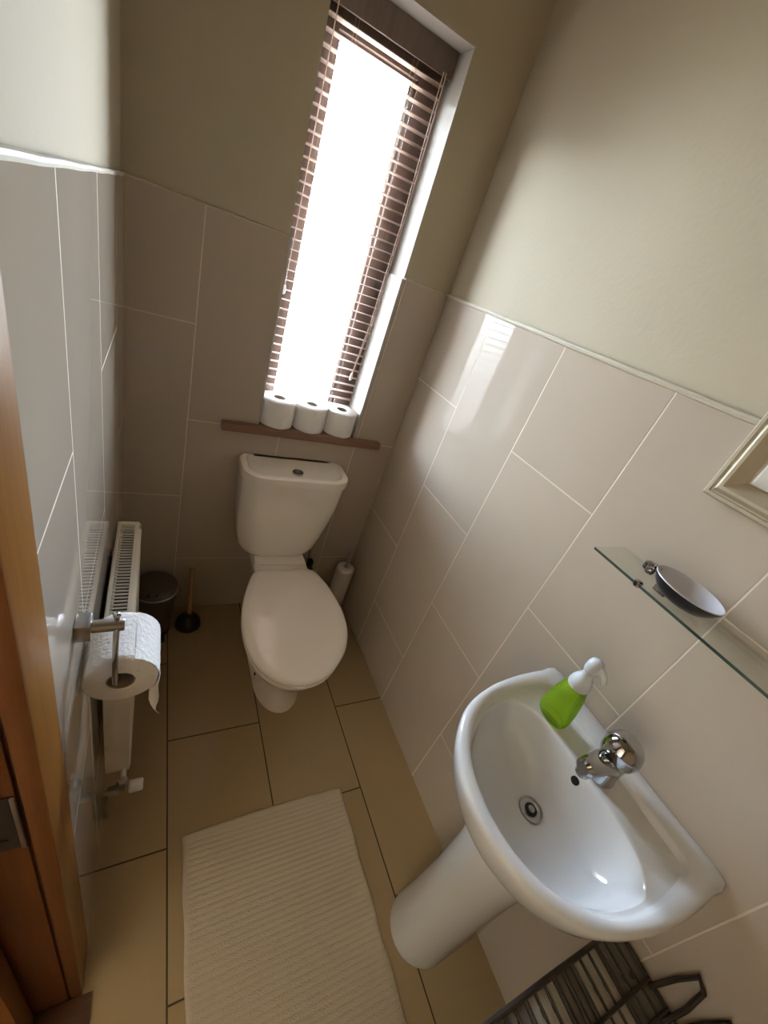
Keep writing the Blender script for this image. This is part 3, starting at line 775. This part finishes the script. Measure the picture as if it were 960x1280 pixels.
struct('trim_5', MB().box(-.16, .018, DY1, -1.1055, 0, .004, .001), m_hallwood)   # threshold
HX = -1.35
struct('floor_hall', MB().box(HX, -.012, -2.6, -.2, -.08, -.001), m_hallwood, smooth=False)
struct('wall_hall', MB().box(HX-.1, HX, -2.6, -.2, -.08, CEIL).box(HX, -OUT+.02, -2.7, -2.6, -.08, CEIL).box(HX, -OUT+.02, -.2, -.1, -.08, CEIL), m_plaster, smooth=False)
struct('ceiling_hall', MB().box(HX-.1, -OUT, -2.7, -.1, CEIL, CEIL+.08), m_ceil, smooth=False)
#struct('floor_outside', MB().box(-6, 7, .30, 14, -.30, -.20), m_lawn, smooth=False)

# ------------------------------------------------------------------ light
SKY = 94
LOBE = 118
w = bpy.data.worlds.new('sky'); S.world = w; w.use_nodes = True
nt = w.node_tree; bg = nt.nodes['Background']; N = nt.nodes.new
tc = N('ShaderNodeTexCoord'); sx = N('ShaderNodeSeparateXYZ'); nt.links.new(tc.outputs['Generated'], sx.inputs[0])
cr = N('ShaderNodeValToRGB');  mr = N('ShaderNodeMapRange'); mr.inputs['From Min'].default_value = -1; nt.links.new(sx.outputs[2], mr.inputs['Value'])
nt.links.new(mr.outputs[0], cr.inputs['Fac'])
E_ = cr.color_ramp.elements
E_[0].position = 0; E_[0].color = (.30, .30, .28, 1); E_[1].position = 1; E_[1].color = (.01, .012, .015, 1)
for p_, c_ in ((.36, (.14, .14, .13, 1)), (.46, (.52, .56, .60, 1)), (.49, (.84, .94, 1.04, 1)), (.535, (.84, .94, 1.05, 1)), (.60, (.60, .70, .83, 1)), (.70, (.48, .60, .78, 1)), (.75, (.30, .36, .46, 1)), (.80, (.03, .04, .05, 1))):
    e_ = E_.new(p_); e_.color = c_
def mth(op, a_, b_=None, c_=None, clamp=False):
    n_ = N('ShaderNodeMath'); n_.operation = op; n_.use_clamp = clamp
    for i_, v_ in enumerate((a_, b_, c_)):
        if v_ is None: continue
        if isinstance(v_, (int, float)): n_.inputs[i_].default_value = v_
        else: nt.links.new(v_, n_.inputs[i_])
    return n_.outputs[0]
def ramp(v_, lo_, hi_):
    n_ = N('ShaderNodeMapRange'); n_.interpolation_type = 'SMOOTHSTEP'; n_.inputs['From Min'].default_value = lo_; n_.inputs['From Max'].default_value = hi_
    nt.links.new(v_, n_.inputs['Value']); return n_.outputs[0]
gx, gz = sx.outputs[0], sx.outputs[2]
base = mth('ADD', mth('MULTIPLY_ADD', mth('ABSOLUTE', gx), SKY*1.4, SKY*.34), mth('MULTIPLY', gx, SKY*.0))
# added dimming of the low left sky, weakens its reflection in the right tiles
low_dim = mth('MULTIPLY', ramp(mth('MULTIPLY', gx, -1), .42, .55), ramp(mth('MULTIPLY', gz, -1), -.14, .0))
base = mth('MULTIPLY', base, mth('SUBTRACT', 1, mth('MULTIPLY', low_dim, .84)))
# added bright lobe in the sky straight out, lifts the light on the basin
sky_lobe = mth('MULTIPLY', mth('MULTIPLY', ramp(gz, .16, .27), mth('SUBTRACT', 1, ramp(gz, .50, .60))), mth('SUBTRACT', 1, ramp(mth('ABSOLUTE', mth('SUBTRACT', gx, .14)), .22, .46)))
base = mth('ADD', base, mth('MULTIPLY', sky_lobe, LOBE))
nt.links.new(cr.outputs[0], bg.inputs['Color']); nt.links.new(base, bg.inputs['Strength'])
def area(name, loc, rot, sx, sy, power, color, portal=False):
    l = bpy.data.lights.new(name, 'AREA'); l.shape = 'RECTANGLE'; l.size = sx; l.size_y = sy; l.energy = power; l.color = color
    if portal: l.cycles.is_portal = True
    o = bpy.data.objects.new(name, l); C.objects.link(o); o.location = loc; o.rotation_euler = rot; return o
area('window_portal', ((WX0+WX1)/2, .20, (WZ0+WZ1)/2), (radians(-90), 0, 0), WX1-WX0, WZ1-WZ0, 1, (1, 1, 1), True)
area('hall_fill', (-.75, -1.7, CEIL-.03), (0, 0, 0), .3, .3, .6, (1, .78, .52))  # added unseen fill light from the hall, no fixture behind it

# ------------------------------------------------------------------ camera
cam = bpy.data.cameras.new('camera'); co = bpy.data.objects.new('camera', cam); C.objects.link(co); S.camera = co
cam.sensor_fit = 'VERTICAL'; cam.sensor_height = 36; cam.sensor_width = 27; cam.lens = 36*514.89/1280; cam.clip_start = .01
RT = ((.87117408, .04082902, .48927366), (-.37827918, -.57945522, .72189785), (.31298656, -.81398073, -.4893616))
co.matrix_world = Matrix(((RT[0][0], -RT[0][1], -RT[0][2], .08989512), (RT[1][0], -RT[1][1], -RT[1][2], -1.3895553), (RT[2][0], -RT[2][1], -RT[2][2], 1.48978079), (0, 0, 0, 1)))

vs = S.view_settings; vs.view_transform = 'Standard'; vs.look = 'None'; vs.gamma = 1; vs.use_curve_mapping = False; vs.exposure = 0.38
S.cycles.max_bounces = 10; S.cycles.diffuse_bounces = 6; S.cycles.glossy_bounces = 5; S.cycles.transparent_max_bounces = 12
S.cycles.caustics_reflective = False; S.cycles.caustics_refractive = False
S.cycles.use_denoising = True
